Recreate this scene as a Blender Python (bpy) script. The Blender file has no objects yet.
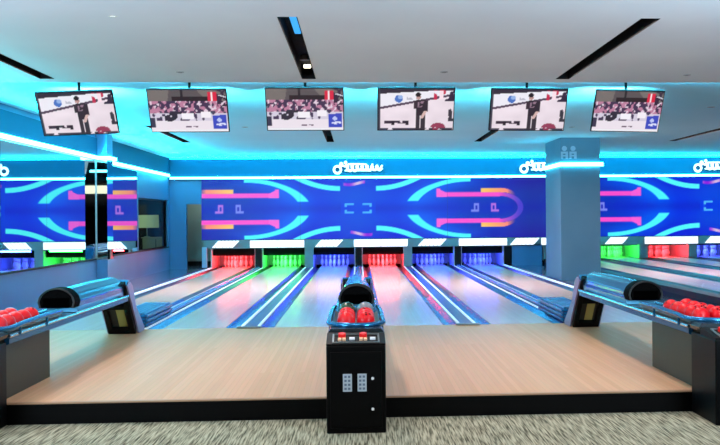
import bpy, bmesh, math, random
import numpy as np
from mathutils import Vector, Matrix
random.seed(4)
S = bpy.context.scene
COL = S.collection
PI = math.pi

# ------------------------------------------------------------------ helpers
def lin(c):
    return tuple(((v/255)/12.92 if v/255 <= .04045 else ((v/255+.055)/1.055)**2.4) for v in c)

MATS = {}
def mat(name, rgb=(128,128,128), rough=.5, metal=0.0, spec=.5, emit=None, strength=1.0, coat=0.0):
    if name in MATS: return MATS[name]
    m = bpy.data.materials.new(name); m.use_nodes = True
    b = m.node_tree.nodes['Principled BSDF']
    b.inputs['Base Color'].default_value = (*lin(rgb), 1)
    b.inputs['Roughness'].default_value = rough
    b.inputs['Metallic'].default_value = metal
    b.inputs['Specular IOR Level'].default_value = spec
    b.inputs['Coat Weight'].default_value = coat
    b.inputs['Coat Roughness'].default_value = .08
    if emit:
        b.inputs['Emission Color'].default_value = (*lin(emit), 1)
        b.inputs['Emission Strength'].default_value = strength
    MATS[name] = m
    return m

def noisy(name, rgb, rgb2, scale=(1,1,1), rough=.5, bump=0.0, nscale=5, metal=0, rot=0, detail=4, lo=.35, hi=.65, spec=.5, coat=0):
    m = mat(name, rgb, rough, metal, spec, coat=coat)
    nt = m.node_tree; b = nt.nodes['Principled BSDF']
    tc = nt.nodes.new('ShaderNodeTexCoord'); mp = nt.nodes.new('ShaderNodeMapping')
    mp.inputs['Scale'].default_value = scale; mp.inputs['Rotation'].default_value = (0,0,rot)
    no = nt.nodes.new('ShaderNodeTexNoise'); no.inputs['Scale'].default_value = nscale; no.inputs['Detail'].default_value = detail
    cr = nt.nodes.new('ShaderNodeValToRGB')
    cr.color_ramp.elements[0].position = lo; cr.color_ramp.elements[1].position = hi
    cr.color_ramp.elements[0].color = (*lin(rgb),1); cr.color_ramp.elements[1].color = (*lin(rgb2),1)
    L = nt.links.new
    L(tc.outputs['Object'], mp.inputs['Vector']); L(mp.outputs['Vector'], no.inputs['Vector'])
    L(no.outputs['Fac'], cr.inputs['Fac']); L(cr.outputs['Color'], b.inputs['Base Color'])
    if bump:
        bp = nt.nodes.new('ShaderNodeBump'); bp.inputs['Strength'].default_value = bump; bp.inputs['Distance'].default_value = .01
        L(no.outputs['Fac'], bp.inputs['Height']); L(bp.outputs['Normal'], b.inputs['Normal'])
    return m

def planks(name, ca, cb, width, rough, coat, length=4.0, spec=.12):
    """maple boards running along Y: a brick pattern turned by 90 degrees, tinted board by board"""
    m = mat(name, ca, rough, 0, spec, coat=coat)
    nt = m.node_tree; b = nt.nodes['Principled BSDF']; L = nt.links.new
    tc = nt.nodes.new('ShaderNodeTexCoord'); mp = nt.nodes.new('ShaderNodeMapping')
    mp.inputs['Rotation'].default_value = (0,0,PI/2)
    br = nt.nodes.new('ShaderNodeTexBrick')
    br.inputs['Color1'].default_value = (*lin(ca),1); br.inputs['Color2'].default_value = (*lin(cb),1)
    br.inputs['Mortar'].default_value = (*lin(tuple(int(v*.86) for v in ca)),1)
    br.inputs['Scale'].default_value = 1; br.inputs['Mortar Size'].default_value = .0012
    br.inputs['Brick Width'].default_value = length; br.inputs['Row Height'].default_value = width
    mp2 = nt.nodes.new('ShaderNodeMapping'); mp2.inputs['Scale'].default_value = (9,.5,1)
    no = nt.nodes.new('ShaderNodeTexNoise'); no.inputs['Scale'].default_value = 3; no.inputs['Detail'].default_value = 5
    mx = nt.nodes.new('ShaderNodeMixRGB'); mx.blend_type = 'MULTIPLY'; mx.inputs['Fac'].default_value = .18
    L(tc.outputs['Object'], mp.inputs['Vector']); L(mp.outputs['Vector'], br.inputs['Vector'])
    L(tc.outputs['Object'], mp2.inputs['Vector']); L(mp2.outputs['Vector'], no.inputs['Vector'])
    L(br.outputs['Color'], mx.inputs['Color1']); L(no.outputs['Color'], mx.inputs['Color2'])
    L(mx.outputs['Color'], b.inputs['Base Color'])
    return m

def vcol_emit(name, strength=1.0):
    """a lit display: shows the colours stored on the mesh"""
    m = bpy.data.materials.new(name); m.use_nodes = True; nt = m.node_tree
    b = nt.nodes['Principled BSDF']; a = nt.nodes.new('ShaderNodeAttribute'); a.attribute_name = 'picture'
    b.inputs['Base Color'].default_value = (.003,.003,.004,1); b.inputs['Roughness'].default_value = .35
    b.inputs['Specular IOR Level'].default_value = .2
    nt.links.new(a.outputs['Color'], b.inputs['Emission Color']); b.inputs['Emission Strength'].default_value = strength
    return m

class MB:
    """collects shapes into one mesh"""
    def __init__(s): s.bm = bmesh.new()
    def _done(s, vs, M=None):
        if M is not None: bmesh.ops.transform(s.bm, matrix=M, verts=vs)
        return s
    def box(s, x0, x1, y0, y1, z0, z1, bev=0, M=None, seg=2):
        r = bmesh.ops.create_cube(s.bm, size=1); vs = r['verts']
        for v in vs:
            v.co = Vector(((x0+x1)/2 + v.co.x*(x1-x0), (y0+y1)/2 + v.co.y*(y1-y0), (z0+z1)/2 + v.co.z*(z1-z0)))
        if bev:
            es = list({e for v in vs for e in v.link_edges})
            r = bmesh.ops.bevel(s.bm, geom=es, offset=bev, segments=seg, affect='EDGES', profile=.5)
            vs = list({v for f in r['faces'] for v in f.verts} | {v for v in vs if v.is_valid})
        return s._done(vs, M)
    def cyl(s, p, q, r, r2=None, n=16, M=None):
        p = Vector(p); q = Vector(q); d = q-p
        R = Matrix.Translation((p+q)/2) @ d.to_track_quat('Z','Y').to_matrix().to_4x4()
        o = bmesh.ops.create_cone(s.bm, cap_ends=True, segments=n, radius1=r, radius2=r if r2 is None else r2, depth=d.length, matrix=R)
        return s._done(o['verts'], M)
    def sph(s, c, r, n=24, sc=(1,1,1), M=None):
        o = bmesh.ops.create_uvsphere(s.bm, u_segments=n, v_segments=n//2+2, radius=r)
        bmesh.ops.transform(s.bm, matrix=Matrix.Translation(c) @ Matrix.Diagonal((*sc,1)), verts=o['verts'])
        return s._done(o['verts'], M)
    def prism(s, pts, axis, a, b, M=None):
        """closed 2D outline extruded along an axis; outline coordinates are the other two axes in order"""
        def P(u, v, w):
            return {'x':(w,u,v), 'y':(u,w,v), 'z':(u,v,w)}[axis]
        A = [s.bm.verts.new(P(u,v,a)) for u,v in pts]; B = [s.bm.verts.new(P(u,v,b)) for u,v in pts]
        n = len(pts)
        s.bm.faces.new(A); s.bm.faces.new(B[::-1])
        for i in range(n): s.bm.faces.new((A[i],B[i],B[(i+1)%n],A[(i+1)%n]))
        return s._done(A+B, M)
    def sheet(s, rows, M=None):
        """grid of points -> surface"""
        V = [[s.bm.verts.new(p) for p in r] for r in rows]
        for i in range(len(V)-1):
            for j in range(len(V[0])-1):
                s.bm.faces.new((V[i][j],V[i][j+1],V[i+1][j+1],V[i+1][j]))
        return s._done([v for r in V for v in r], M)
    def tube(s, pts, r, n=8, closed=False, M=None):
        pts = [Vector(p) for p in pts]; rings = []
        N = len(pts)
        for i, p in enumerate(pts):
            a = pts[(i-1)%N] if (closed or i>0) else p; b = pts[(i+1)%N] if (closed or i<N-1) else p
            d = (b-a).normalized(); q = d.to_track_quat('Z','Y')
            up = Vector((0,0,1)) if abs(d.z) < .9 else Vector((0,1,0))
            u = d.cross(up).normalized(); w = d.cross(u).normalized()
            rings.append([s.bm.verts.new(p + (u*math.cos(k*2*PI/n) + w*math.sin(k*2*PI/n))*r) for k in range(n)])
        for i in range(N if closed else N-1):
            A = rings[i]; B = rings[(i+1)%N]
            for k in range(n): s.bm.faces.new((A[k],A[(k+1)%n],B[(k+1)%n],B[k]))
        if not closed:
            s.bm.faces.new(rings[0][::-1]); s.bm.faces.new(rings[-1])
        return s._done([v for r_ in rings for v in r_], M)
    def lathe(s, prof, n=16, c=(0,0,0), M=None):
        rings = []
        for r, z in prof:
            rings.append([s.bm.verts.new((c[0]+r*math.cos(k*2*PI/n), c[1]+r*math.sin(k*2*PI/n), c[2]+z)) for k in range(n)])
        for A, B in zip(rings, rings[1:]):
            for k in range(n): s.bm.faces.new((A[k],A[(k+1)%n],B[(k+1)%n],B[k]))
        s.bm.faces.new(rings[0][::-1]); s.bm.faces.new(rings[-1])
        return s._done([v for r_ in rings for v in r_], M)
    def build(s, name, m, parent=None, loc=(0,0,0), smooth=False):
        bmesh.ops.recalc_face_normals(s.bm, faces=s.bm.faces)
        me = bpy.data.meshes.new(name); s.bm.to_mesh(me); s.bm.free()
        if smooth:
            me.polygons.foreach_set('use_smooth', [True]*len(me.polygons))
            try: me.set_sharp_from_angle(angle=math.radians(38))
            except Exception: pass
        me.materials.append(m)
        o = bpy.data.objects.new(name, me); COL.objects.link(o)
        o.location = loc
        if parent: o.parent = parent
        return o

def tag(o, label=None, cat=None, group=None, kind=None):
    if label: o['label'] = label
    if cat: o['category'] = cat
    if group: o['group'] = group
    if kind: o['kind'] = kind
    return o
def thing(name, label, cat, loc=(0,0,0), group=None):
    o = bpy.data.objects.new(name, None); COL.objects.link(o); o.location = loc; o.empty_display_size = .1
    return tag(o, label, cat, group)
def struct(name, mb, m, label=None, cat='structure'):
    o = mb.build(name, m); return tag(o, label, cat, None, 'structure')
def copy_tree(o, parent=None):
    c = o.copy(); COL.objects.link(c); c.parent = parent
    for ch in list(o.children): copy_tree(ch, c)
    return c

def picture_mesh(name, nx, ny, fn, P, parent, m):
    """grid of coloured vertices; fn(u,v)->rgb(0..255) arrays, P(u,v)->xyz arrays"""
    u, v = np.meshgrid(np.linspace(0,1,nx), np.linspace(0,1,ny)); u = u.ravel(); v = v.ravel()
    x, y, z = P(u, v)
    me = bpy.data.meshes.new(name)
    idx = np.arange(nx*ny).reshape(ny, nx)
    q = np.stack([idx[:-1,:-1], idx[:-1,1:], idx[1:,1:], idx[1:,:-1]], -1).reshape(-1,4)
    me.from_pydata(np.stack([x,y,z],-1).tolist(), [], q.tolist())
    c = np.clip(fn(u, v)/255, 0, 1)
    c = np.where(c <= .04045, c/12.92, ((c+.055)/1.055)**2.4)
    at = me.color_attributes.new('picture', 'FLOAT_COLOR', 'POINT')
    at.data.foreach_set('color', np.concatenate([c, np.ones((len(u),1))],1).astype(np.float32).ravel())
    me.materials.append(m)
    o = bpy.data.objects.new(name, me); COL.objects.link(o)
    if parent: o.parent = parent
    return o

# ------------------------------------------------------------------ dimensions
LZ = .20              # approach / lane level
FOUL = 14.17; STEP = 8.58; MASK = 31.2
ZF, ZR = 3.90, 3.98   # front and rear ceiling
XW = -6.45; XN = -6.28   # left wall beyond and before the pilaster
BX, BZ = 6.5, .22     # raised bank on the right

# ------------------------------------------------------------------ materials
M_carpet = noisy('striated carpet', (84,84,68), (192,190,164), (30,1.6,1), .95, .3, 2.2, rot=math.radians(-22), detail=8, lo=.36, hi=.62, spec=.1)
M_approach = planks('maple approach boards', (228,184,146), (219,173,134), .055, .42, .0)
M_lane = planks('lane boards', (238,212,196), (232,204,188), .0265, .2, .0, 6, .2)
M_black = mat('black laminate', (3,3,4), .45, spec=.12)
M_blackm = mat('black rubber', (2,2,2), .8, spec=.05)
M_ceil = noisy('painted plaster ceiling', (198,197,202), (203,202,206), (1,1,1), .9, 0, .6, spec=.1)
M_ceilb = noisy('ceiling with cyan spill in colour', (158,208,226), (163,212,230), (1,1,1), .9, 0, .6, spec=.1)  # cyan led spill put into the rear ceiling's base colour
M_dark = mat('black paint', (14,14,16), .8, spec=.1)
M_wallb = noisy('blue grey painted wall', (62,112,154), (68,118,160), (1,1,1), .45, 0, 1)
M_fascia = mat('blue fascia paint', (10,70,98), .7, spec=.2)
M_col = noisy('grey column paint', (76,124,150), (82,130,156), (1,1,1), .6, 0, 1)
M_mirror = mat('mirror glass', (222,238,242), .01, 1.0)
M_led = mat('cyan led', (0,0,0), .5, emit=(70,232,255), strength=22)
M_led2 = mat('pale cyan led', (0,0,0), .5, emit=(20,215,255), strength=14)
M_gut = mat('blue steel gutter', (20,60,150), .22, .6)
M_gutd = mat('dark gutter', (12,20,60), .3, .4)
M_rail = mat('white rail with added glow', (240,248,250), .35, .0, emit=(200,235,255), strength=.5)  # emission added so the unlit rails shine bright white
M_cap = mat('purple blue cap', (40,30,110), .3, .2, spec=.3)
M_plate = mat('grey end plate', (104,112,110), .35, .5)
M_chrome = mat('blue chrome', (44,120,170), .2, .8)
M_hood = mat('blue plastic shell', (34,96,146), .2, .55, coat=.3)
M_white = mat('white plastic', (235,238,240), .4)
M_red = mat('red ball', (225,16,28), .3, spec=.3)
M_mask = mat('grey masking board', (124,144,148), .6)
M_kick = mat('white kickback board', (225,225,225), .5)
M_strip = mat('white light panel', (255,255,255), .4, emit=(255,250,252), strength=1.25)
M_screen = vcol_emit('lane video wall', 1.0)
M_tv = vcol_emit('television picture', 1.0)

# ------------------------------------------------------------------ camera
cam = bpy.data.cameras.new('camera'); co = bpy.data.objects.new('camera', cam); COL.objects.link(co)
TH = math.radians(3.2)
co.location = (0,0,1.9)
R = Matrix.Rotation(-TH, 4, 'Z') @ Matrix.Rotation(PI/2, 4, 'X') @ Matrix.Rotation(-math.radians(.458), 4, 'Z')
co.rotation_euler = R.to_euler()
cam.sensor_width = 36; cam.lens = 900/720*36
cam.shift_x = -(408.6-360)/720; cam.shift_y = (217.6-222.5)/720
cam.clip_end = 200
S.camera = co

# ------------------------------------------------------------------ room shell
struct('floor', MB().box(-11, 16, -8, STEP, -.1, 0), M_carpet, 'grey streaked carpet in front of the bowling approach', 'floor')
struct('approach_floor', MB().box(XW, BX, STEP+.012, FOUL, 0, LZ), M_approach, 'pale maple approach platform in front of the lanes', 'platform')
struct('trim_1', MB().box(XW, 16, STEP-.02, STEP+.01, 0, LZ-.012, .003), M_black, 'black riser of the approach step', 'step riser')
struct('trim_2', MB().box(XW, 16, STEP-.024, STEP+.03, LZ-.011, LZ+.003, .002), mat('pale nosing',(176,136,104),.5), 'pale nosing on the edge of the approach step', 'nosing')
struct('lane_bed', MB().box(XW, BX, FOUL+.002, 37, 0, LZ-.16), M_dark, 'dark bed under the lanes', 'floor')
M_aisle = noisy('glossy blue grey walkway', (96,122,146), (104,130,154), (1,1,1), .12, 0, 1, coat=.4)
struct('walkway_left', MB().box(XW, -5.335, FOUL+.002, 33.35, LZ-.15, LZ), M_aisle, 'blue grey walkway beside the left wall', 'floor')
struct('walkway_right', MB().box(5.355, BX-.02, FOUL+.002, MASK+.1, LZ-.15, LZ), M_aisle, 'blue grey walkway around the column', 'floor')
struct('raised_platform', MB().box(BX, 16, STEP+.012, FOUL, 0, LZ+BZ), M_approach, 'raised approach of the lanes right of the column', 'platform')
struct('raised_lane_bed', MB().box(BX, 16, FOUL+.002, 37, 0, LZ+BZ-.16), M_dark, 'dark bed under the right hand lanes', 'floor')

struct('ceiling', MB().box(-11, 16, 5.2, 8.82, 3.865, 4.3), M_ceil, 'plain grey ceiling', 'ceiling')
struct('ceiling_back', MB().box(-11, 16, -8, 5.2, 3.865, 4.3), M_dark, 'black ceiling over the seating area', 'ceiling')
# ceilings with slots: build strips around the recesses
def slotted(name, y0, y1, z, slots, x0=-11, x1=16, top=4.3):
    mb = MB(); xs = x0
    for (c, a, b) in sorted(slots):
        mb.box(xs, c-.1, y0, y1, z, top)
        if a > y0+.01: mb.box(c-.1, c+.1, y0, a, z, top)
        if b < y1-.01: mb.box(c-.1, c+.1, b, y1, z, top)
        xs = c+.1
    mb.box(xs, x1, y0, y1, z, top)
    return mb
FS = [(-4.36, 8.84, 12.95), (-.69, 8.84, 12.95), (2.98, 8.84, 12.95)]
RS = [(-4.6, 20.2, 24.6), (-.74, 20.2, 24.6), (3.3, 20.2, 24.6), (8.75, 20.2, 24.6)]
struct('ceiling_front', slotted('c', 8.82, 13.3, ZF, FS), M_ceil, 'pale grey ceiling with dark slots over the approach', 'ceiling')
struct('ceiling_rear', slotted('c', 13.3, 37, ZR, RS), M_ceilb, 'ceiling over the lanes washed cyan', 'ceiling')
def slot(c, a, b, z, label, kind):
    t = thing('ceiling_slot', label, 'light slot', (c,(a+b)/2,z), 'black ceiling slots'); h = (b-a)/2-.005
    w = .097
    mb = MB(); mb.box(-w, w, -h, h, .16, .18); mb.box(-w, -w+.004, -h, h, -.004, .16); mb.box(w-.004, w, -h, h, -.004, .16)
    mb.box(-w, w, -h, -h+.004, -.004, .16); mb.box(-w, w, h-.004, h, -.004, .16)
    mb.build('slot_housing', M_dark, t)
    if kind == 'mid':
        MB().box(-.02, .055, -h+.05, -h+1.5, .11, .15, .01).build('blue_light_tube', mat('blue tube',(0,0,0),emit=(40,160,240),strength=1.2), t)
        MB().cyl((0,h-.95,.10),(0,h-.95,.16),.07).build('spot_lamp', mat('spot can',(60,60,58),.5), t)
        MB().box(-.05, .05, h-.45, h-.35, .09, .13, .01).build('lit_lamp', mat('warm lamp',(0,0,0),emit=(255,248,220),strength=3), t)
slot(*FS[0], ZF, 'black ceiling slot at upper left above the first television', '')
slot(*FS[1], ZF, 'black ceiling slot with a blue glowing tube above the third television', 'mid')
slot(*FS[2], ZF, 'black ceiling slot running down towards the fifth television', '')
slot(*RS[0], ZR, 'short black ceiling slot seen below the second television', '')
slot(*RS[1], ZR, 'short black ceiling slot seen below the third television', '')
slot(*RS[2], ZR, 'short black ceiling slot between the fourth and fifth televisions', '')
slot(*RS[3], ZR, 'black ceiling slot right of the column top', '')
def downlight(u, v, z, label, r=.05, lit=True):
    x, y = P2(u, v, z)
    t = thing('ceiling_downlight', label, 'downlight', (x,y,z), 'small ceiling fittings')
    MB().lathe([(r*.55,-.004),(r,-.006),(r+.004,-.001),(r+.004,.0)],20).build('trim_ring', mat('pale ring',(205,205,190),.4) if lit else mat('dull ring',(120,122,126),.4), t)
    MB().cyl((0,0,-.009),(0,0,-.005),r*.5).build('lens', mat('lit lens',(0,0,0),emit=(255,255,235),strength=2.5) if lit else mat('dark lens',(60,60,60),.4), t)
Pm = (408.6, 217.6)
def ray(u, v):
    """direction of the line of sight through a photo pixel, used to measure positions"""
    a = math.radians(.458); dx = (u-Pm[0])/900; dy = -(v-Pm[1])/900
    cx = dx*math.cos(a)+dy*math.sin(a); cy = -dx*math.sin(a)+dy*math.cos(a)
    return Vector((cx*math.cos(TH)+math.sin(TH), math.cos(TH)-cx*math.sin(TH), cy))
def P2(u, v, z):
    d = ray(u, v); t = (z-1.9)/d.z; return d.x*t, d.y*t
for (u, v, z, lb, lit, r) in [(112,15,ZF,'round lit downlight in the ceiling at upper left',True,.06),(476,15,ZF,'round lit downlight between the two long slots',True,.05),
                        (444,72,ZF,'tiny dull ceiling fitting above the fourth television',False,.05),(180,72,ZF,'tiny dull ceiling fitting above the second television',False,.05),
                        (687,75,ZF,'tiny dull ceiling fitting above the sixth television',False,.05),(572,127,ZR,'tiny dull ceiling fitting between fifth and sixth televisions',False,.07),
                        (245,127,ZR,'tiny dull ceiling fitting between second and third televisions',False,.07),(711,107,ZR,'tiny dull ceiling fitting at the right edge beside the sixth television',False,.07)]:
    downlight(u, v, z, lb, r, lit)

# left wall: lower blue wall, mirrors, bulkhead
WIN0, WIN1 = 26.85, 30.95
PY0, PY1, PX = 22.0, 22.5, -6.02
mb = MB(); mb.box(XW-.2, XN, STEP, PY0, 0, .95); mb.box(XW-.2, XN, -8, STEP-.03, 0, .95)
mb.box(XW-.2, XW, PY1, 33.4, 0, .95)
mb.box(XW-.2, XW, WIN0-.12, WIN0, .95, 2.56)
mb.box(XW-.2, XW, WIN1, 33.4, .95, 2.56)
mb.box(XW-.2, XW, WIN0-.12, 33.4, 2.56, 3.34)
mb.box(XW-.2, XN-.03, -8, PY0, .95, 3.34); mb.box(XW-.2, XW-.03, PY1, WIN0-.12, .95, 3.34)
mb.box(XW-.2, XN, -8, PY0, 3.34, ZF+.2); mb.box(XW-.2, XW, PY1, 33.4, 3.34, ZF+.2)
struct('wall_left', mb, M_wallb, 'blue grey painted wall left of the lanes', 'wall')
struct('trim_3', MB().box(XN, XN+.035, -8, PY0, 3.44, 3.864), M_fascia, 'blue bulkhead above the wall mirrors', 'bulkhead')
struct('trim_3b', MB().box(XW, XW+.035, PY1, MASK-.25, 3.44, ZR), M_fascia, 'blue bulkhead past the pilaster', 'bulkhead')
struct('trim_4', MB().box(XN, XN+.03, 9, PY0-.01, .945, .985, .004).box(XW, XW+.03, PY1+.01, WIN1+.05, .945, .985, .004), M_black, 'thin black ledge below the wall mirrors', 'ledge')
mirs = [(-7.9,4,XN,'wall mirror behind the camera side of the left wall'),(4.01,10.5,XN,'wall mirror panel beside the approach'),
        (10.51,16.2,XN,'wall mirror panel at the left edge of the photo'),(16.22,PY0,XN,'large wall mirror left of the pilaster reflecting the pink and cyan screen'),
        (PY1,26.7,XW,'narrow wall mirror right of the pilaster reflecting the screen end')]
for a, b, xm, lb in mirs:
    t = MB().box(xm-.03, xm-.002, a, b, .985, 3.34).build('wall_mirror', M_mirror); tag(t, lb, 'mirror', 'mirror panels on the left wall')
# pilaster
struct('wall_pilaster', MB().box(XW, PX, PY0, PY1, LZ, .95).box(XW, PX, PY0, PY1, 3.34, ZR), M_wallb, 'projecting blue pilaster on the left wall', 'pilaster')
tag(MB().box(XW+.001, PX, PY0, PY1, .951, 3.339).build('pilaster_mirror', M_mirror), 'mirror cladding of the projecting pilaster', 'mirror', 'mirror panels on the left wall')
tag(MB().box(XN+.003, XN+.015, PY0-.012, PY0-.001, .99, 3.33).build('mirror_joint_strip', mat('joint',(150,190,200),.3,.6)), 'thin vertical metal joint on the mirrored pilaster', 'joint strip')
# led lines
def led(name, pts, label, th=.045, m=M_led):
    t = thing(name, label, 'led strip', pts[0], 'cyan led strips')
    b = Vector(pts[0]); d = MB(); h = MB()
    for p, q in zip(pts, pts[1:]):
        p = Vector(p)-b; q = Vector(q)-b
        x0, x1 = sorted((p.x,q.x)); y0, y1 = sorted((p.y,q.y))
        d.box(x0-.02, x1+.02, y0-.02, y1+.02, -th, th)
    d.build('diffuser', m, t)
    return t
led('led_strip', [(XN+.06,9,3.39),(XN+.06,PY0-.06,3.39),(PX+.06,PY0-.06,3.39),(PX+.06,PY1+.06,3.39),(XW+.06,PY1+.06,3.39),(XW+.06,MASK-.3,3.39)],
    'glowing cyan led strip along the left wall above the mirrors', .04)

# window in the left wall with the dark room behind
wn = MB(); fx = XW-.10
wn.box(fx-.03, fx+.05, WIN0, WIN0+.05, .951, 2.559); wn.box(fx-.03, fx+.05, WIN1-.05, WIN1, .951, 2.559)
wn.box(fx-.03, fx+.05, WIN0+.05, WIN1-.05, 2.51, 2.559); wn.box(fx-.03, fx+.05, WIN0+.05, WIN1-.05, .951, 1.0)
w = tag(wn.build('window_1', M_black), 'black framed window in the left wall beside the doorway', 'window', None, 'structure')
gm = mat('clear glass',(255,255,255),.02); gm.node_tree.nodes['Principled BSDF'].inputs['Transmission Weight'].default_value = 1
gm.node_tree.nodes['Principled BSDF'].inputs['IOR'].default_value = 1.05
MB().box(fx, fx+.006, WIN0+.05, WIN1-.05, 1.0, 2.51).build('pane', gm, w)
mb = MB(); mb.box(-11, -10.9, 25.5, 37, 0, 3.3); mb.box(-10.9, XW-.2, 25.4, 25.5, 0, 3.3); mb.box(-10.9, -6.0, 36.9, 37, 0, 3.3); mb.box(-10.9, XW-.2, 25.5, 36.9, 3.3, 3.35)
mb.box(-6.72, -6.7, 33.4, 36.9, 0, 3.3)
struct('wall_side_room', mb, M_dark, 'black walls of the side room behind the window', 'wall')
struct('floor_side_room', MB().box(-10.9, XW-.21, 25.5, 36.9, 0, .05), M_dark, 'dark floor of the side room', 'floor')
t = thing('table_lamp', 'pale green drum lamp shade glimpsed through the dark window', 'lamp', (-7.63,33.0,1.27))
MB().lathe([(.40,.34),(.42,.34),(.41,.80),(.39,.80)],28).build('lamp_shade', mat('pale green shade',(170,205,160),.8, emit=(150,190,140), strength=.35), t, smooth=True)
MB().lathe([(.12,0),(.12,.02),(.025,.04),(.02,.36)],16).build('lamp_base', mat('lamp stem',(150,170,150),.4), t, smooth=True)
t = thing('sideboard', 'pale green sideboard carrying the lamp behind the window', 'sideboard', (-7.1,33.0,.05))
MB().box(-.62,.34,-.3,.3,.06,1.19,.01).build('cabinet', mat('pale green paint',(150,186,150),.6), t)
MB().box(-.66,.36,-.32,.32,1.19,1.22,.005).build('top_board', mat('sideboard top',(170,190,165),.5), t)
MB().box(-.16,-.14,-.31,-.3,.1,1.15).box(-.6,.32,-.25,.25,0,.06).build('plinth', M_dark, t)
for i,(x,h,lb) in enumerate([(-8.2,.2,'taller small white cup left of the lamp behind the window'),(-8.02,.14,'shorter small white cup left of the lamp behind the window')]):
    tag(MB().lathe([(.03,0),(.04,.01),(.05,h),(.045,h),(.035,.02)],14).build('white_cup', M_white, loc=(x,32.9,1.27), smooth=True), lb, 'cup')
t = thing('shelf', 'dark shelf left of the lamp carrying two white cups', 'shelf', (-8.1,33.0,.05))
MB().box(-.33,.3,-.3,.3,0,1.22,.01).build('shelf_body', M_dark, t)

# back wall left of the masking unit
mb = MB(); mb.box(XW, -5.88, MASK, MASK+.2, LZ, 2.42); mb.box(XW, -5.36, MASK, MASK+.2, 2.42, 3.4)
struct('wall_back', mb, M_wallb, 'blue grey end wall left of the video screen', 'wall')
struct('wall_passage', MB().box(XW, -5.0, 33.4, 33.5, LZ, 3.2), mat('grey green wall',(128,146,140),.7), 'grey green wall deep inside the passage', 'wall')
struct('baseboard_passage', MB().box(-6.3, -5.0, 33.36, 33.4, LZ, LZ+.16), M_black, 'black baseboard inside the passage', 'baseboard')
struct('wall_behind_pits', MB().box(-5.0, 16, 36.0, 36.1, 0, ZR), M_dark, 'black wall behind the pinsetters', 'wall')
# rest of the hall
struct('wall_right', MB().box(15.9, 16, -8, 37, 0, 4.2), M_wallb, 'blue grey wall far to the right', 'wall')
mb = MB(); mb.box(-11, 16, -8.1, -8, 0, 3.35)
struct('wall_front', mb, M_dark, 'dark wall of the seating area', 'wall')
struct('trim_5', MB().box(-6.5, 15.9, -8, -7.95, 3.4, 3.86), mat('beige band',(225,212,185),.7), 'beige bulkhead over the seating area', 'bulkhead')

# right side service panel between the pits, column
struct('wall_service', MB().box(5.36, 6.42, MASK+.02, MASK+.08, LZ, .95), M_wallb, 'blue panel closing the walkway beside the column', 'wall panel')
CX0, CX1, CY0, CY1 = 5.34, 6.40, 23.5, 25.4
struct('wall_column', MB().box(CX0, CX1, CY0, CY1, LZ, ZR, .01), M_col, 'square blue grey column beside the lanes', 'column')
led('led_strip', [(CX1+.06,CY0-.022,3.27),(CX0-.022,CY0-.022,3.27),(CX0-.022,CY1,3.27)], 'cyan led strip wrapping round the column', .05)
# pictogram on the column: two round heads over blocky bodies
t = thing('pictogram_sign', 'pale pictogram of two figures high on the column', 'sign', (5.56,CY0-.01,3.50))
mb = MB()
for x in (-.115, .115):
    mb.cyl((x,0,.19),(x,-.015,.19),.068,n=20)
    mb.box(x-.095, x+.095, -.015, 0, .055, .11)
    mb.box(x-.095, x-.04, -.015, 0, -.08, .055); mb.box(x+.03, x+.095, -.015, 0, -.08, .055); mb.box(x-.04,x+.03,-.015,0,-.02,.02)
mb.build('figures', mat('pale pictogram',(150,190,215),.5), t)

# ------------------------------------------------------------------ fascia, logos, screen
struct('wall_fascia', MB().box(XW+.04, 15.9, MASK-.22, MASK-.1, 3.26, ZR), M_fascia, 'blue fascia above the video screen', 'fascia')
led('led_strip', [(XW+.1,MASK-.26,3.30),(CX1+9.4,MASK-.26,3.30)], 'long white cyan led strip under the blue fascia', .036)
led('led_strip', [(XW+.1,MASK-.26,3.955),(CX1+9.4,MASK-.26,3.955)], 'thin cyan led strip where the fascia meets the ceiling', .008, M_led2)
M_logo = mat('white sign letters',(240,255,255),.4, emit=(225,255,255), strength=1.6)
def logo(x, label):
    t = thing('fascia_logo', label, 'logo sign', (x,MASK-.272,3.62), 'logo signs on the fascia')
    # ball emblem
    mb = MB(); ring = [(-.70+.12*math.cos(a), 0, -.06+.12*math.sin(a)) for a in [i*2*PI/24 for i in range(24)]]
    mb.tube(ring, .04, 8, True); mb.build('ball_emblem', M_logo, t, smooth=True)
    mb = MB(); mb.sph((-.57,0,.13),.07,16,(1,.5,1)); mb.sph((-.42,0,.19),.055,16,(1,.5,1)); mb.tube([(-.62,0,.02),(-.53,0,.09),(-.45,0,.05),(-.40,0,.11)],.035,8)
    mb.build('figure_emblem', M_logo, t, smooth=True)
    # flowing script: one joined handwriting line, with ascenders
    mb = MB(); pts = []
    for i in range(150):
        s_ = i/149; ph = s_*2*PI*7
        pts.append((-.40 + 1.18*s_ + .045*math.cos(ph), 0, .0 + .085*math.sin(ph)*(1.2 if s_<.3 else .85)))
    mb.tube(pts, .045, 6)
    mb.tube([(-.34,0,.13),(.0,0,.135),(.3,0,.12)], .03, 6)
    mb.tube([(.48,0,.0),(.50,0,.14)],.03,6); mb.tube([(.76,0,-.02),(.84,0,.09)],.035,6)
    mb.tube([(-.45,0,-.09),(-.1,0,-.085),(.2,0,-.09),(.45,0,-.1)],.028,6)
    mb.build('script_lettering', M_logo, t, smooth=True)
    return t
logo(.0, 'white script logo centred on the blue fascia')
logo(6.45, 'white script logo on the fascia half hidden by the column')
logo(12.6, 'white script logo on the fascia at the right edge')

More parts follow.
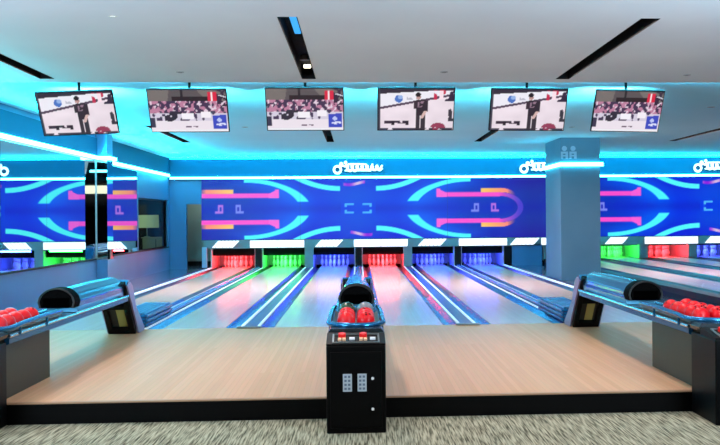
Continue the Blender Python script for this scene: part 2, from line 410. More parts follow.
PER = 12.68
def screen_col(X, Z):
    k = (X + PER/2) % PER - PER/2
    t = np.abs(k); zc = 2.235; v = np.abs(Z-zc)
    n = len(X); C = np.zeros((n,3))
    def put(mask, rgb):
        m = np.clip(mask,0,1)[:,None]; C[:] = C*(1-m) + np.array(rgb)[None,:]*m if np.ndim(rgb)==1 else C*(1-m)+rgb*m
    AA = .022
    def band(d, h): return np.clip((h-np.abs(d))/AA+.5, 0, 1)
    def step(d): return np.clip(d/AA+.5, 0, 1)
    bg = np.stack([10+20*np.clip((t-4.6),0,1)+8*v, 36+ 22*np.cos(t*1.1)**2*np.clip((3.6-t)/1.2,0,1) + 10*np.sin(v*4), 228-12*v-38*np.clip((t-2.6)/1.4,0,1)-22*np.clip(t-5,0,1)],1)
    C[:] = bg
    # glow behind the arcs
    e = np.sqrt(((t-3.9)/2.1)**2+((v+.1)/1.08)**2)
    g = np.exp(-((e-.93)/.22)**2)*np.clip((4.7-t)/1.1,0,1)*.55
    put(g, (0,110,255))
    put(.45*np.exp(-((v-.0)/.16)**2)*(t>.6)*(t<5.4), (20,22,190))
    # large cyan arc
    w = .075+.035*np.clip((2.6-t),0,1)
    put(band((e-1)*1.15, w)*step(v-.24)*step(3.92-t), (78,246,252))
    # upper cyan arc
    tt = np.clip(t-.62,0,9); cv = .69+.17*tt**2; sl = np.sqrt(1+(.34*tt)**2)
    put(band((v-cv)/sl, .085)*step(t-.62)*step(2.4-t), (86,250,252))
    # U shape
    ux = np.where(X < -3, 6.2, 4.95); a_, b_ = .72, .46
    eu = np.sqrt(((t-ux)/a_)**2+(v/b_)**2)
    inU = np.where(t < ux, band(v-.46,.078), band((eu-1)*.55,.075))*step(t-2.74)
    f = (np.clip((t-4.9)/.75,0,1)*(X > -3))[:,None]
    colU = (1-f)*np.array((244,76,206))[None,:] + f*np.array((86,70,214))[None,:]
    colU[:,0] += 8; put(inU*(1-.25*f[:,0]), colU)
    put(step(t-2.72)*step(3.08-.22*np.clip((v-.52)/.1,0,1)-t)*step(v-.37)*step(.67-v), (248,92,214))
    # orange flash
    eo = np.sqrt(((t-ux)/(a_*1.0))**2+(v/(b_*1.33))**2)
    oo = np.where(t < ux, step(v-.53)*step(.675-v), step(eu-1.15)*step(1.11-eo))
    put(oo*step(t-4.28)*np.clip((5.5-t)/.3,0,1), np.stack([np.full(n,255.),200-60*np.clip((t-4.4)/.8,0,1),96+40*np.clip((t-4.6),0,1)],1))
    # small marker brackets
    br = (step(.47-t)*step(.175-v))*np.maximum(step(t-.39)*step(v-.05), step(v-.115)*step(t-.15))
    put(br*.9, (90,200,250))
    # dashes
    top = (Z > zc)
    d1 = np.where(top, step(k+.5)*step(.24-k), step(k+.27)*step(.48-k))*band(v-.87-.05*np.sin(k*5),.05)
    put(d1*.9, np.stack([200+40*np.cos(k*9),110+90*np.cos(k*9),np.full(n,225.)],1))
    # hook glyphs inside the U
    for s_ in (-1,1):
        q = (t-4.42)*s_ - .30
        h = np.maximum(band(q,.09)*band(v-.0,.15), band(q-.09,.10)*band((Z-zc)+.11,.04))*(1-band(q,.035)*band((Z-zc)-.0,.07))
        put(h*.85, (214,120,226) if s_ > 0 else (150,150,240))
    return C
SX0, SX1, SZ0, SZ1 = -5.37, 15.85, 1.185, 3.255
t = thing('video_wall', 'long blue video screen with cyan arcs and pink loops above the pits', 'video screen', (0,MASK,SZ0))
MB().box(SX0, SX1, .02, .12, -.01, SZ1-SZ0+.005).build('screen_cabinet', M_black, t)
picture_mesh('display', 880, 86, lambda u,v: screen_col(SX0+u*(SX1-SX0), SZ0+v*(SZ1-SZ0)),
             lambda u,v: (SX0+u*(SX1-SX0), 0*u+.018, v*(SZ1-SZ0)), t, M_screen)
for s in (-2.0, 3.1, 8.2, 13.2):
    MB().box(s-.003, s+.003, .012, .0175, 0, SZ1-SZ0).build('panel_joint', mat('joint blue',(10,24,110),.5), t)

# ------------------------------------------------------------------ lanes, gutters, pits
div_main = [-5.18, -3.44, -1.71, 0, 1.71, 3.46, 5.20]
returns = {-3.44, 0, 3.46}
GH = .38     # half width of a gutter assembly
cols = [('red',(255,20,30)), ('green',(10,235,50)), ('blue',(20,50,255)), ('red',(255,16,36)), ('blue',(14,40,255)), ('blue',(14,44,255))]
names = ['left red pit','green pit left of centre','blue pit left of centre','red pit right of centre','blue pit right of the centre red pit','blue pit nearest the dark service panel']
div_bank = [6.62, 8.30, 10.05, 11.82, 13.6, 15.35]
colsb = [('green',(10,235,60)), ('green',(10,235,50)), ('red',(255,20,40)), ('blue',(30,60,255)), ('blue',(30,60,255))]
namesb = ['green pit half hidden behind the column','green pit right of the column','red pit at the far right','blue pit at the right edge','blue pit beyond the right edge']

def make_lane(x0, x1, z, lab):
    t = thing('bowling_lane', 'glossy pale maple bowling lane leading to the '+lab, 'bowling lane', ((x0+x1)/2, FOUL, z-.14), 'bowling lanes')
    h = (x1-x0)/2
    MB().box(-h, h, .004, 33.0-FOUL, 0, .14, .004).build('lane_surface', M_lane, t)
    # foul line, arrows
    MB().box(-h, h, -.002+.006, .02, .1402, .1412).build('foul_line', mat('foul line grey',(196,170,152),.3), t)
    mb = MB()
    for i in range(-3,4):
        x = i*.127; y = 4.9-abs(i)*.3
        mb.prism([(x-.02,y),(x,y+.13),(x+.02,y),(x,y+.03)], 'z', .1402, .1408)
    mb.build('aiming_arrows', mat('arrow brown',(190,150,125),.3), t)
def gutter(xc, z, has_return, lab, left=True, right=True, dark=False):
    t = thing('gutter_divider', 'blue steel gutters and white edged capping '+lab, 'gutter', (xc, FOUL, z-.14), 'gutters between the lanes')
    L0, L1, L2 = .01, 5.6, MASK+.03-FOUL
    def trough(sx, y0, y1):
        rows = []
        for y in (y0, y1):
            rows.append([(sx*(.155+.225*k/10), y, .128-.085*math.sin(PI*k/10)) for k in range(11)])
        mb = MB(); mb.sheet(rows); return mb
    for sx in ([-1] if left else [])+([1] if right else []):
        trough(sx, L0, L1).build('gutter_channel', M_gutd if dark else M_gut, t, smooth=True)
        trough(sx, L1, L2+1.3).build('gutter_channel', M_gutd, t, smooth=True)
    MB().box(-.15,.15,L0,L2,.02,.135,.004).build('division_capping', M_black if dark else M_cap, t)
    if left and right and not dark:
        for sx in (-1,1):
            w = .020
            MB().box(sx*.13-w, sx*.13+w, L0, L2, .135, .158, .006).build('edge_rail', M_rail, t)
    else:
        sx = 1 if right and not left else -1
        if not dark: MB().box(min(sx*.08,sx*.15), max(sx*.08,sx*.15), L0, L2, .135, .175, .006).build('edge_rail', M_rail, t)
    if not has_return:
        MB().box(-.19,.19,-.12,.0,.142,.168,.008).build('end_plate', M_plate, t)
    if has_return and not dark:
        MB().box(-.06,.06,2.0,L2,.135,.20,.02).build('return_track_cover', mat('blue track cover',(50,120,190),.25,.4), t)
pin_prof = [(.026,0),(.0285,.01),(.045,.06),(.0575,.1),(.0605,.115),(.0575,.14),(.045,.19),(.03,.235),(.0235,.262),(.0235,.28),(.028,.31),(.0322,.34),(.030,.362),(.02,.377),(.006,.381)]
pin0 = None
def make_pin(x, y, z, lab, grp):
    global pin0
    if pin0 is None:
        pin0 = MB().lathe(pin_prof, 18).build('bowling_pin', mat('white pin',(245,245,242),.2), smooth=True)
        MB().lathe([(.0242,.262),(.0252,.266),(.0252,.272),(.0242,.276)],18).build('neck_stripe', mat('pin red stripe',(200,30,30),.3), pin0)
        p = pin0
    else: p = copy_tree(pin0)
    p.location = (x,y,z); tag(p, lab, 'bowling pin', grp)
M_curtain = mat('black pit curtain',(12,12,12),.9,spec=.1)
def make_pit(x0, x1, z, rgb, lab, left_solid, right_solid):
    """pin deck housing: two kickback boards, pit curtain, machine hood, coloured strip lamp"""
    c = (x0+x1)/2; h = (x1-x0)/2
    t = thing('pin_pit', 'coloured pinsetter housing of the '+lab, 'pinsetter', (c, MASK+.1, z), 'pinsetter housings')
    for s in (-1,1):
        MB().box(s*(h-.12)-.02, s*(h-.12)+.02, .02, 2.4, -.12, .72).build('kickback_board', M_kick, t)
    MB().box(-h+.145, h-.145, 1.75, 1.77, .0, .64).build('pit_curtain', mat('pale pit curtain',(150,150,150),.8), t)
    MB().box(-h+.145, h-.145, .22, .30, .43, .74).box(-h+.145, h-.145, .5, 1.8, .64, .72).build('pinsetter_underside', M_curtain, t)
    MB().box(-h+.3, h-.3, .31, .34, .60, .635).build('pit_lamp', mat('lamp '+str(rgb),(0,0,0),emit=rgb,strength=6), t)
    li = bpy.data.lights.new('pit_glow','AREA'); li.shape='RECTANGLE'; li.size=1.1; li.size_y=.12; li.energy=42; li.color=tuple(.98*v+.02 for v in lin(rgb))
    lo = bpy.data.objects.new('pit_glow', li); COL.objects.link(lo); lo.location=(c, MASK+.10+.36, z+.60); lo.rotation_euler=(math.radians(36),0,0)
    l2 = li.copy(); l2.energy = 26; o2 = bpy.data.objects.new('pit_glow', l2); COL.objects.link(o2); o2.location=(c, MASK+.16, z+.66); o2.rotation_euler=(math.radians(-38),0,0)
def pins(c, z, lab):
    for r in range(4):
        for i in range(r+1):
            make_pin(c+(i-r/2)*.305, MASK+.62+r*.264, z, 'white bowling pin standing in the '+lab, 'pins in the '+lab)

lab_div = ['beside the walkway at the left','under the left ball return','between the red and green lanes left of centre','behind the centre ball return',
           'right of the centre lanes','under the right ball return','beside the walkway before the column']
lab_div = ['along the left walkway','ahead of the left ball return','with grey end plate left of the centre console','directly behind the centre ball return',
           'with grey end plate right of the centre console','ahead of the right ball return','along the walkway before the column']
for i, d in enumerate(div_main):
    gutter(d, LZ, d in returns, lab_div[i], left=(i>0), right=(i<6))
for i in range(6):
    x0, x1 = div_main[i], div_main[i+1]
    make_lane(x0+GH+.003, x1-GH-.003, LZ, names[i])
    make_pit(x0, x1, LZ, cols[i][1], names[i] , 0, 0)
    pins((x0+x1)/2, LZ, names[i])
lab_b = ['beside the raised curb right of the column','second from the column on the raised lanes','third from the column on the raised lanes','fourth from the column on the raised lanes','fifth from the column on the raised lanes','at the far right wall']
for i, d in enumerate(div_bank[:5]):
    gutter(d, LZ+BZ, True, lab_b[i], left=(i>0), dark=True)
for i in range(4):
    x0, x1 = div_bank[i], div_bank[i+1]
    make_lane(x0+GH+.003, x1-GH-.003, LZ+BZ, namesb[i])
    make_pit(x0, x1, LZ+BZ, colsb[i][1], namesb[i], 0, 0)
    pins((x0+x1)/2, LZ+BZ, namesb[i])
struct('trim_6', MB().box(BX-.012, BX, FOUL-3, MASK, LZ, LZ+BZ-.01), mat('dark blue curb',(10,26,44),.6,spec=.1), 'dark blue side of the raised lanes', 'curb')

# masking boards, division panels
struct('trim_11', MB().box(-5.30, 15.85, MASK+.02, MASK+.07, .885, 1.175), M_mask, 'grey masking board below the video screen', 'masking board')
for i, d in enumerate(div_main + div_bank[:5]):
    zb = LZ if i < 7 else LZ+BZ
    if d in returns or i == 6:
        o = MB().box(d-.115, d+.115, MASK+.05, MASK+.09, zb, .884).build('division_panel', M_black)
        tag(o, 'black division panel '+['','left of the green pit','','at the centre of the pits','','left of the blue pit nearest the column','beside the blue service panel'][i], 'division panel', 'panels between the pits')
    elif i > 0:
        o = MB().box(d-.15, d+.15, MASK+.05, MASK+.09, zb-.02, .884).build('division_panel', M_mask)
        tag(o, 'grey division panel '+(['','','between the green and blue pits','','between the red and blue pits'][i] if i<5 else ['hidden behind the column','left of the green pit by the column','between the far green and red pits','between the far red and blue pits','beyond the right edge'][i-7]), 'division panel', 'panels between the pits')
o = MB().box(-5.36, -5.2, MASK-.02, MASK+.12, LZ+.026, .94, .008).build('masking_post', mat('pale blue post',(160,205,230),.4)); tag(o, 'pale blue post at the left end of the pits', 'post')
rects = [(250,304,'above the green pit'),(354,407.5,'above the centre red pit'),(459,507,'above the blue pit beside the black gap'),(541.5,594,'half hidden behind the column'),(645,698,'above the red pit at the far right')]
sl = [(212,240,'above the leftmost red pit'),(315,344,'above the blue pit left of centre'),(418,447.5,'above the blue pit right of centre'),(510,540.5,'above the blue service panel'),(605,629,'above the green pit right of the column'),(705,735,'at the right edge of the pits')]
def mx(u): 
    d = ray(u, 243); k = (MASK)/d.y; return d.x*k
for a, b, lb in rects:
    x0, x1 = mx(a), mx(b); c = (x0+x1)/2; h = (x1-x0)/2
    t = thing('lit_panel', 'plain white lit rectangular panel '+lb, 'light panel', (c,MASK,.91), 'plain lit panels on the masking board')
    MB().box(-h, -.008, -.005, .0199, 0, .24, .004).build('light_diffuser', M_strip, t)
    MB().box(.008, h, -.005, .0199, 0, .24, .004).build('light_diffuser', M_strip, t)
for a, b, lb in sl:
    x0, x1 = mx(a), mx(b); c = (x0+x1)/2; w = x1-x0; n = 6
    t = thing('slashed_panel', 'white lit panel of slanted bars '+lb, 'light panel', (c,MASK,.92), 'slashed lit panels on the masking board')
    mb = MB(); s = .22; bw = (w-s)/n
    for k in range(n):
        q = -w/2 + k*bw
        mb.prism([(q,.0),(q+bw*.74,0),(q+bw*.74+s,.23),(q+s,.23)], 'y', -.005, .0199)
    mb.build('slanted_bars', M_strip, t)

# ------------------------------------------------------------------ televisions
def inr(u,v,a,b,c,d): return (u>=a)&(u<=b)&(v>=c)&(v<=d)
def rnd(u, v, nx, ny, seed):
    r = np.random.RandomState(seed).rand(ny+2, nx+2)
    x = u*nx; y = v*ny; i = x.astype(int); j = y.astype(int); fx = x-i; fy = y-j
    return (r[j,i]*(1-fx)+r[j,i+1]*fx)*(1-fy)+(r[j+1,i]*(1-fx)+r[j+1,i+1]*fx)*fy
def pic_player(u, v):
    y = 1-v; n = len(u); C = np.tile(np.array((236,222,232.)),(n,1)); C += (rnd(u,v,8,6,3)[:,None]-.5)*22
    def put(m, c): C[m] = c
    top = .47-.30*u
    put(y < top, (238,236,246)); put((y<.12-.10*u)|((y<.05)), (52,44,60))
    put(np.abs(y-(.47-.33*u))<.028, (84,66,88))
    put(((u-.27)**2*3.1+(y-.24)**2)<.0085, (74,116,196)); put(((u-.29)**2*3.1+(y-.20)**2)<.003, (150,180,230))
    put(inr(u,y,.37,.46,.15,.27)&(rnd(u,v,30,20,5)>.5), (190,190,205))
    put(inr(u,y,.08,.40,.78,.84)&(rnd(u,v,26,14,7)>.4), (58,44,62)); put(inr(u,y,.17,.22,.78,.88), (40,32,46)); put(inr(u,y,.36,.40,.78,.88),(44,36,50))
    put(inr(u,y,.73,1,.03,.27)&(rnd(u,v,20,12,9)>.38), (196,40,78)); put(inr(u,y,.80,.86,.04,.25), (250,225,235)); put(inr(u,y,.88,1,.05,.30)&(rnd(u,v,24,14,2)>.5), (50,40,64))
    put((u>.93)&(y>.48)&(y<.8)&(rnd(u,v,24,12,4)>.3), (58,54,66)); put((((u-.80)/.10)**2+((y-.93)/.10)**2<1)&(rnd(u,v,30,18,4)>.35), (150,60,88))
    put((u<.03)|((y>.95)&(rnd(u,v,30,10,8)>.3)), (64,60,76))
    # standing player seen from behind a lane: legs, torso, arms, head
    put((np.abs(u-.525)<.028)&(y>.60), (56,50,60)); put((np.abs(u-.595)<.028)&(y>.60), (56,50,60))
    put((np.abs(u-.56)<.062)&(y>.26)&(y<.64), (50,40,52)); put((np.abs(u-.56)<.04)&(y>.30)&(y<.44)&(rnd(u,v,40,24,6)>.5), (150,120,140))
    put((np.abs(u-.635)<.02)&(y>.28)&(y<.55), (52,42,54)); put((np.abs(u-.49)<.018)&(y>.28)&(y<.48), (60,46,58)); put((np.abs(u-.59-.3*(.66-y))<.02)&(y>.54)&(y<.72), (214,180,176))
    put(((u-.53)/.032)**2+((y-.20)/.06)**2<1, (190,150,146)); put((((u-.525)/.036)**2+((y-.14)/.055)**2<1), (36,26,34))
    return C
def pic_crowd(u, v):
    y = 1-v; n = len(u); C = np.tile(np.array((236,226,236.)),(n,1)); N = rnd(u,v,38,22,11)[:,None]
    def put(m, c): C[m] = c
    put(y<.34, (92,84,88)); put((y<.30)&(rnd(u,v,6,4,3)>.55), (120,112,110)); put((y>.16)&(y<.30)&(u>.3)&(u<.8), (46,34,40)); put(inr(u,y,.42,.45,0,.26), (40,34,42))
    cr = (y>.27)&(y<.56); a = rnd(u,v,34,14,21); C[cr] = np.where((a[cr]>.52)[:,None], (190,128,158), (70,52,82))
    C[cr&(rnd(u,v,40,18,23)>.66)] = (226,206,222)
    put((y>.56)&(y<.74), (214,206,224)); m = (y>.50)&(y<.74)&(rnd(u,v,22,10,25)>.58)&(u<.85); C[m] = (72,58,88)
    put((y>.52)&(y<.75)&inr(u,y,.18,.42,.5,.85)&(rnd(u,v,30,16,35)>.5), (50,44,60)); put(inr(u,y,.40,.56,.56,.70), (244,240,248)); put(inr(u,y,.66,.78,.52,.66), (244,238,246))
    put(inr(u,y,.0,.06,.66,.9),(60,56,80)); put(inr(u,y,.45,.60,.86,.90)&(rnd(u,v,30,30,5)>.4), (110,90,110))
    put(inr(u,y,.76,.88,.04,.27), (216,40,70)); put(inr(u,y,.81,.83,.04,.27), (250,230,236)); put((u>.88)&(y<.4)&(rnd(u,v,22,14,7)>.45), (56,40,62)); put((np.abs(y-(.5*u-.33))<.012)&(u>.9), (230,230,240))
    put((u>.80)&(u<.985)&(y>.61-.1*(u-.8))&(y<.93), (62,76,190)); put(inr(u,y,.84,.97,.80,.86)&(rnd(u,v,40,30,8)>.35), (220,224,250)); put(((u-.89)/.03)**2+((y-.72)/.05)**2<1, (190,200,245))
    put((y>.955), (240,238,244)); return C
tv_spots = [(77.5,113.5,.0,0,'A','leftmost hanging television showing a bowler standing',-2.0),(188.5,111,0,-1,'B','second television from the left showing a crowd behind bowlers',-.15),
            (305,109.5,0,0,'B','third television from the left showing a crowd behind bowlers',0),(416,109.5,0,0,'A','fourth television from the left showing a standing bowler',0),
            (528,110,0,2,'A','fifth television from the left showing a standing bowler',.4),(627.5,111.5,0,2,'B','rightmost hanging television showing a crowd behind bowlers',1.2)]
DTV = 13.62
for (u, v, _, yaw, kind, lb, roll) in tv_spots:
    d = ray(u, v); k = DTV/d.y; p = Vector((0,0,1.9)) + d*k
    t = thing('television', lb, 'television', p, 'televisions hanging over the foul line')
    t.rotation_euler = (Matrix.Rotation(math.radians(yaw*-1*.5),4,'Z') @ Matrix.Rotation(math.radians(roll),4,'Y') @ Matrix.Rotation(math.radians(30),4,'X')).to_euler()
    w, h = (.56,.35) if u < 100 else (.585, .35) if u < 600 else (.53,.345)
    MB().box(-w, w, -.0, .045, -h, h, .006).build('bezel', M_black, t)
    MB().box(-.3, .3, .046, .09, -.2, .2, .01).build('rear_cover', M_blackm, t)
    picture_mesh('picture', 96, 56, pic_player if kind=='A' else pic_crowd,
        lambda a,b: (-w+.014+a*(2*w-.028), 0*a-.003, -h+.016+b*(2*h-.03)), t, M_tv)
    M = t.rotation_euler.to_matrix().inverted()
    up = M @ Vector((0,0,1)); top = (ZR-p.z)
    b0 = Vector((0,.10,0)); 
    MB().cyl(b0, b0+up*(top-.001-(M.inverted() @ b0).z), .02).build('ceiling_mount', M_blackm, t)

# ------------------------------------------------------------------ ball returns
def num_plate(mb, x, z, y):
    mb.box(x-.040, x+.040, y-.004, y, z-.078, z+.078, .003)
def ball_return(X, lab, kind):
    t = thing('ball_return', lab, 'ball return', (X, 7.95, 0), 'ball returns')
    Y = 7.95
    # console cabinet
    hw = .262
    mb = MB(); mb.box(-hw, hw, 0, .60, .0+.0, .775, .012)
    mb.build('console_cabinet', M_black, t)
    cab = MB().box(-hw+.035, hw-.035, -.008, 0, .05, .72, .006).build('console_door', M_black, t)
    for x in (-.077, .052):
        mb = MB(); num_plate(mb, x, .45, -.009); pl = mb.build('notice_plate', mat('pale notice',(178,190,200),.5), cab)
        mb = MB()
        for r in range(4):
            for q in range(2):
                mb.box(x-.027+q*.032, x-.006+q*.032, -.0145, -.0128, .388+r*.035, .408+r*.035)
        mb.build('notice_print', mat('notice print',(96,112,132),.6), pl)
    for z in (.485, .215):
        MB().cyl((.145,-.016,z),(.145,-.008,z),.013,n=14).build('white_knob', M_white, cab)
    # sloping control panel
    mb = MB(); mb.prism([(.0,.776),(.0,.79),(.33,.85),(.36,.845),(.36,.776)], 'x', -hw, hw); cp = mb.build('control_panel', M_black, t)
    tilt = math.atan2(.06,.33)
    Mt = Matrix.Translation((0,.0,.79)) @ Matrix.Rotation(tilt,4,'X')
    fr = MB(); fr.box(-.20,.20,.02,.03,0,.012,.002,Mt); fr.box(-.20,.20,.25,.26,0,.012,.002,Mt); fr.box(-.21,-.195,.02,.26,0,.012,.002,Mt); fr.box(.195,.21,.02,.26,0,.012,.002,Mt)
    fr.build('panel_frame', mat('silver frame',(150,158,160),.3,.8), cp)
    for x, c in ((-.125,'red'),(.065,'red')):
        MB().cyl((x,.20,0),(x,.20,.035),.034,n=20,M=Mt).build('red_button', mat('red button',(215,30,30),.3, emit=(220,20,20), strength=.3), cp)
        MB().box(x-.035,x-.004,.08,.13,0,.02,.004,Mt).box(x+.004,x+.035,.08,.13,0,.02,.004,Mt).build('amber_key', mat('amber key',(240,190,150),.4), cp)
    for x in (-.035,.15):
        MB().box(x-.025,x+.025,.10,.14,0,.02,.004,Mt).build('white_key', M_white, cp)
    # base under the rack, on the approach
    MB().box(-.17,.17,.645,2.04,LZ,.789,.006).build('rack_pedestal', mat('olive grey laminate',(66,64,54),.5,spec=.2), t)
    # ball tray: dished pan with rim
    rows = []
    y0, y1 = .46, 2.25
    for i in range(25):
        y = y0+(y1-y0)*i/24
        f = min(1, max(0, (i)/3)); w = .235*(1-.35*(1-f)**2)
        rows.append([(w*math.sin((k/12-.5)*PI)*(1), y, .865-.075*math.cos((k/12-.5)*PI)*(.5+.5*f)) for k in range(13)])
    MB().sheet(rows).build('ball_tray', mat('grey tray pan',(120,128,130),.35,.4), t, smooth=True)
    # under beam: blue and silver side rails to the lift
    mb = MB()
    for s in (-1,1):
        mb.prism([(s*.195,.72),(s*.24,.74),(s*.24,.79),(s*.195,.80)], 'y', .72, 5.1)
    mb.build('side_beam', mat('dark blue beam',(30,96,140),.25,.6), t)
    mb = MB()
    for s in (-1,1): mb.tube([(s*.235,.72,.812),(s*.235,2.0,.812),(s*.235,5.1,.812)], .02, 8)
    mb.build('silver_rail', mat('silver rail',(200,220,230),.15,.9), t, smooth=True)
    mb = MB(); mb.box(-.19,.19,2.05,5.1,.765,.80,.01); mb.build('track_bed', mat('steel blue bed',(46,80,104),.35,.5), t)
    # blue chrome guard loop round the balls
    pts = []
    for (x,y,z) in [(-.24,2.2,.90),(-.255,1.6,.91),(-.26,.95,.90)]: pts.append((x,y,z))
    for i in range(9):
        a = PI + i*PI/8; pts.append((.26*math.cos(a), .75+.26*math.sin(a)*.9, .89))
    for (x,y,z) in [(.26,.95,.90),(.255,1.6,.91),(.24,2.2,.90)]: pts.append((x,y,z))
    MB().tube(pts, .027, 10).build('guard_rail', M_chrome, t, smooth=True)
    for s in (-1,1):
        for y in (.95,1.7): MB().cyl((s*.257,y,.80),(s*.257,y,.91),.012).build('guard_post', M_chrome, t)
    MB().prism([(-.235,.80),(.235,.80),(.26,.84),(.235,.875),(-.235,.875),(-.26,.84)], 'y', .40, .66).build('tray_nose', mat('dark chrome nose',(74,84,88),.25,.8), t)
    # hood front: dome over two shoulders
    prof = [(-.20,.875)]
    for i in range(25):
        x = -.218+.436*i/24; prof.append((x, .935+.175*max(0,1-(abs(x)/.2185)**2.1)**.55))
    prof += [(.20,.875)]
    hf = MB().prism(prof, 'y', 2.78, 2.98).build('hood_front', M_blackm, t)
    mb = MB(); mb.tube([(x*.93,2.778,(z-.88)*.93+.885) for x,z in prof], .012, 6); mb.build('mouth_lip', mat('black lip',(6,6,7),.5), hf)
    MB().box(-.15,.15,2.772,2.779,.88,.99).build('ball_mouth', mat('mouth black',(2,2,2),.9,spec=0), hf)
    # hood body: ribbed half tube
    rows = []
    for i in range(15):
        y = 2.98 + (5.10-2.98)*i/14; zt = .0
        bul = 1+.04*math.sin(PI*i/14)
        row = []
        for k in range(41):
            a = PI*k/40; r = .165*bul*(1+.035*(1 if (k//3)%2 else 0))
            row.append((r*math.cos(a)*1.08, y, .87+r*math.sin(a)*1.26))
        rows.append(row)
    hb = MB().sheet(rows).build('hood_shell', M_hood, t, smooth=True)
    MB().box(-.18,.18,2.98,5.08,.805,.872,.005).build('shell_skirt', mat('pale blue skirt',(110,190,225),.2,.6), hb)
    # lift: leaning black frame with two openings, cheek plates behind
    L0 = Vector((0,5.72,LZ)); L1 = Vector((0,5.08,.99)); dirv = (L1-L0); ln = dirv.length
    ang = math.atan2(-(L1.y-L0.y), L1.z-L0.z)
    Ml = Matrix.Translation(L0) @ Matrix.Rotation(ang,4,'X')
    lf = MB(); w = .20
    lf.box(-w,-w+.075,-.03,.05,.01,ln,.006,Ml); lf.box(w-.075,w,-.03,.05,.01,ln,.006,Ml)
    lf.box(-w+.07,w-.07,-.03,.05,.01,.12,.006,Ml); lf.box(-w+.07,w-.07,-.03,.05,.52,.60,.006,Ml); lf.box(-w+.07,w-.07,-.03,.05,ln-.05,ln,.004,Ml)
    lo = lf.build('lift_frame', M_black, t)
    MB().box(-w+.075,w-.075,.03,.05,.60,ln-.05,0,Ml).build('tan_panel', mat('tan panel',(168,142,106),.5), lo)
    MB().box(-w+.075,-.03,.03,.05,.12,.52,0,Ml).box(.09,w-.075,.03,.05,.12,.52,0,Ml).build('dark_panel', mat('dark brown panel',(38,32,26),.5), lo)
    MB().box(-.03,.09,.03,.05,.12,.52,0,Ml).build('brass_panel', mat('brass coloured panel',(176,160,92),.4,.3), lo)
    for s in (-1,1):
        MB().prism([(5.12,.95),(5.28,1.0),(5.42,.93),(5.60,.62),(6.10,LZ+.06),(6.10,LZ+.003),(5.76,LZ+.003),(5.60,.40)], 'x', s*.22-.012, s*.22+.012).build('cheek_plate', mat('mauve grey cheek',(150,138,172),.3,.5), t)
    MB().prism([(5.14,.97),(5.28,1.03),(5.44,.97),(5.62,.64),(6.10,LZ+.08),(6.05,LZ+.03),(5.56,.56),(5.38,.92),(5.26,1.0)], 'x', -.205, .205).build('lift_back_cover', M_hood, t)
    # ribbed accelerator cover on the lane division
    rows = []
    for i in range(2):
        pass
    cv = MB().prism([(-.225,LZ+.021),(-.225,LZ+.20),(-.20,LZ+.225),(.20,LZ+.225),(.225,LZ+.20),(.225,LZ+.021)], 'y', 6.25, 8.1).build('track_cover', mat('navy cover',(14,40,84),.4,.3), t)
    mb = MB()
    for k in range(6):
        x = -.19+.38*k/5; mb.box(x-.022, x+.022, 6.235, 8.11, LZ+.20, LZ+.25, .008)
    for q in (-1,1):
        for z in (.06,.13,.20): mb.box(*sorted((q*.222,q*.25)), 6.235, 8.11, LZ+z-.02, LZ+z+.02, .006)
    for k in range(4):
        z = .055+.05*k; mb.box(-.215,.215,6.225,6.252,LZ+z-.014,LZ+z+.014,.004)
    mb.build('cover_ribs', mat('ribbed blue cover',(40,134,190),.25,.45), cv)
    return t
r0 = ball_return(-.03, 'centre ball return with black console and red balls', 'c')
r1 = copy_tree(r0); r1.location.x = -3.53; tag(r1, 'left ball return with blue hood beside the mirrored wall')
r2 = copy_tree(r0); r2.location.x = 3.47; tag(r2, 'right ball return with blue hood before the column')

ballm = [M_red, mat('dark green ball',(30,70,50),.15,coat=.6), mat('grey ball',(120,124,130),.15,coat=.6)]
rows_l = ['nearest','second','third','fourth','fifth']
protos = {}
def ball(x, y, z, mi, label, grp, rot):
    if mi not in protos:
        b = MB().sph((0,0,0), .088, 32).build('bowling_ball', ballm[mi], smooth=True)
        mb = MB()
        for (a, e) in ((0,0),(.32,0),(.16,.42)):
            dx, dy = math.sin(a-.16), math.sin(e-.15); dz = math.sqrt(max(0,1-dx*dx-dy*dy)); v = Vector((dx,dy,dz))
            mb.cyl(v*.0875, v*.0886, .010, n=12)
        mb.build('finger_holes', M_dark, b); protos[mi] = b
    else: b = copy_tree(protos[mi])
    b.location = (x,y,z); b.rotation_euler = rot; tag(b, label, 'bowling ball', grp)
for X, where in ((-.03,'centre'),(-3.53,'left'),(3.47,'right')):
    n = 4 if where == 'centre' else 5
    for r in range(n):
        for s in (-1,1):
            mi = 0
            if where == 'centre' and r == 3: mi = 1 if s < 0 else 2
            y = 7.95+.78+r*.212+(.04 if s>0 else 0)
            cn = {0:'red',1:'dark green',2:'grey'}[mi]
            ball(X+s*.094, y, (.905 if r<3 or where!='centre' else .935)+random.uniform(-.004,.006), mi, f'{cn} bowling ball on the {where} rack, {rows_l[r]} row, {"left" if s<0 else "right"} side', f'balls on the {where} rack',
                 (random.uniform(-.7,.7),random.uniform(-.7,.7),random.uniform(0,6)))

# ------------------------------------------------------------------ lights
def area(name, loc, rot, sx, sy, power, color=(1,1,1), spread=None):
    l = bpy.data.lights.new(name,'AREA'); l.shape='RECTANGLE'; l.size=sx; l.size_y=sy; l.energy=power; l.color=color
    if spread: l.spread = math.radians(spread)
    o = bpy.data.objects.new(name,l); COL.objects.link(o); o.location=loc; o.rotation_euler=[math.radians(a) for a in rot]
    return o
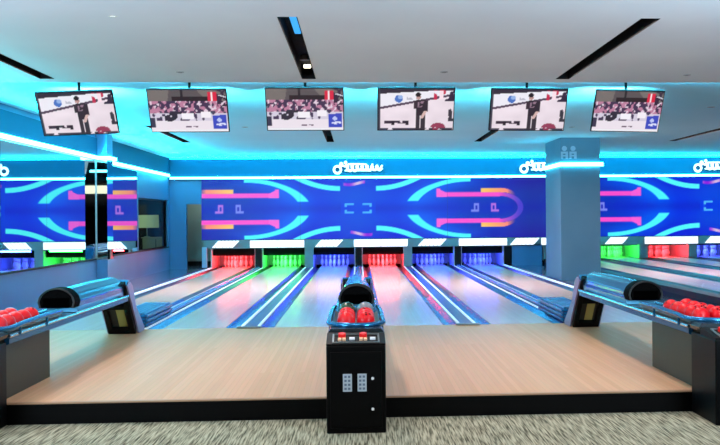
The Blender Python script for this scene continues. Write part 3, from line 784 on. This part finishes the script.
# ceiling lamps added out of view to brighten the approach
for x in (-3.9, 0, 3.9):
    t = thing('added_ceiling_lamp', 'square ceiling lamp added out of view', 'ceiling lamp', (x,6.2,3.865), 'added lamps out of view')
    MB().box(-.64,.64,-.64,.64,-.03,-.001,.01).build('lamp_body', M_white, t)
    area('added_front_light', (x,6.2,3.82), (16,0,0), 1.2, 1.2, 80, (1,.80,.70))
for x in (-4.6, 4.6):
    area('added_uplight', (x,3.4,2.2), (180-30,0,0), 1.6, .9, 1100, (.55,.8,1))  # added without fittings, lifts the front ceiling from out of view
# louvred lamps inside the ceiling slots
for c, a, b in FS: area('slot_lamp', (c,(a+b)/2,ZF+.012), (0,0,0), .18, 3.6, 60, (1,.78,.70), 146)
for c, a, b in RS: area('slot_lamp', (c,(a+b)/2,ZR+.012), (0,0,0), .18, 3.8, 170, (1,.68,.64), 146)
# cove light behind the ceiling step
t = led('led_strip', [(XN+.3,13.34,3.945),(15.5,13.34,3.945)], 'cove led strip hidden behind the ceiling step', .01, M_led2)
area('cove_light', (.5,13.4,3.93), (128,0,0), 12.5, .05, 700, (.06,.74,1), 76)
area('fascia_cove_light', (4.5,MASK-.34,3.78), (-135,0,0), 21, .05, 4600, (.0,.86,1), 90)
area('wall_cove_light', (XN+.16,18.5,3.5), (0,-135,0), .05, 20, 1150, (.01,.86,1), 90)
for x in (-4.27,-2.58,-.8,.87,2.58,4.15):
    area('added_ceiling_wash', (x,14.05,3.5), (118,0,0), .9, .08, 60, (.12,.86,1), 76)  # added cyan wash for the rear ceiling, hidden by the televisions
area('added_band_light', (0,-6.5,3.0), (-125,0,0), 12, .2, 160, (1,.92,.8), 100)  # unseen light added to brighten the beige bulkhead in the mirror
area('added_passage_light', (-5.6,32.6,3.1), (0,0,0), .4, .4, 14, (.85,1,.9))  # small unseen light added so the passage is not dark
area('added_room_light', (-8,31,3.2), (0,0,0), .5, .5, 20, (.85,1,.85))  # unseen light added to lift the room behind the window

W = bpy.data.worlds.new('world'); S.world = W; W.use_nodes = True
W.node_tree.nodes['Background'].inputs[0].default_value = (.5,.7,.9,1); W.node_tree.nodes['Background'].inputs[1].default_value = .05

S.view_settings.view_transform = 'Standard'; S.view_settings.look = 'None'; S.view_settings.gamma = 1; S.view_settings.exposure = 0
S.view_settings.use_curve_mapping = False
S.cycles.use_denoising = True
S.cycles.max_bounces = 8; S.cycles.diffuse_bounces = 4; S.cycles.glossy_bounces = 5; S.cycles.transmission_bounces = 4
S.cycles.sample_clamp_indirect = 6
S.cycles.caustics_reflective = False; S.cycles.caustics_refractive = False
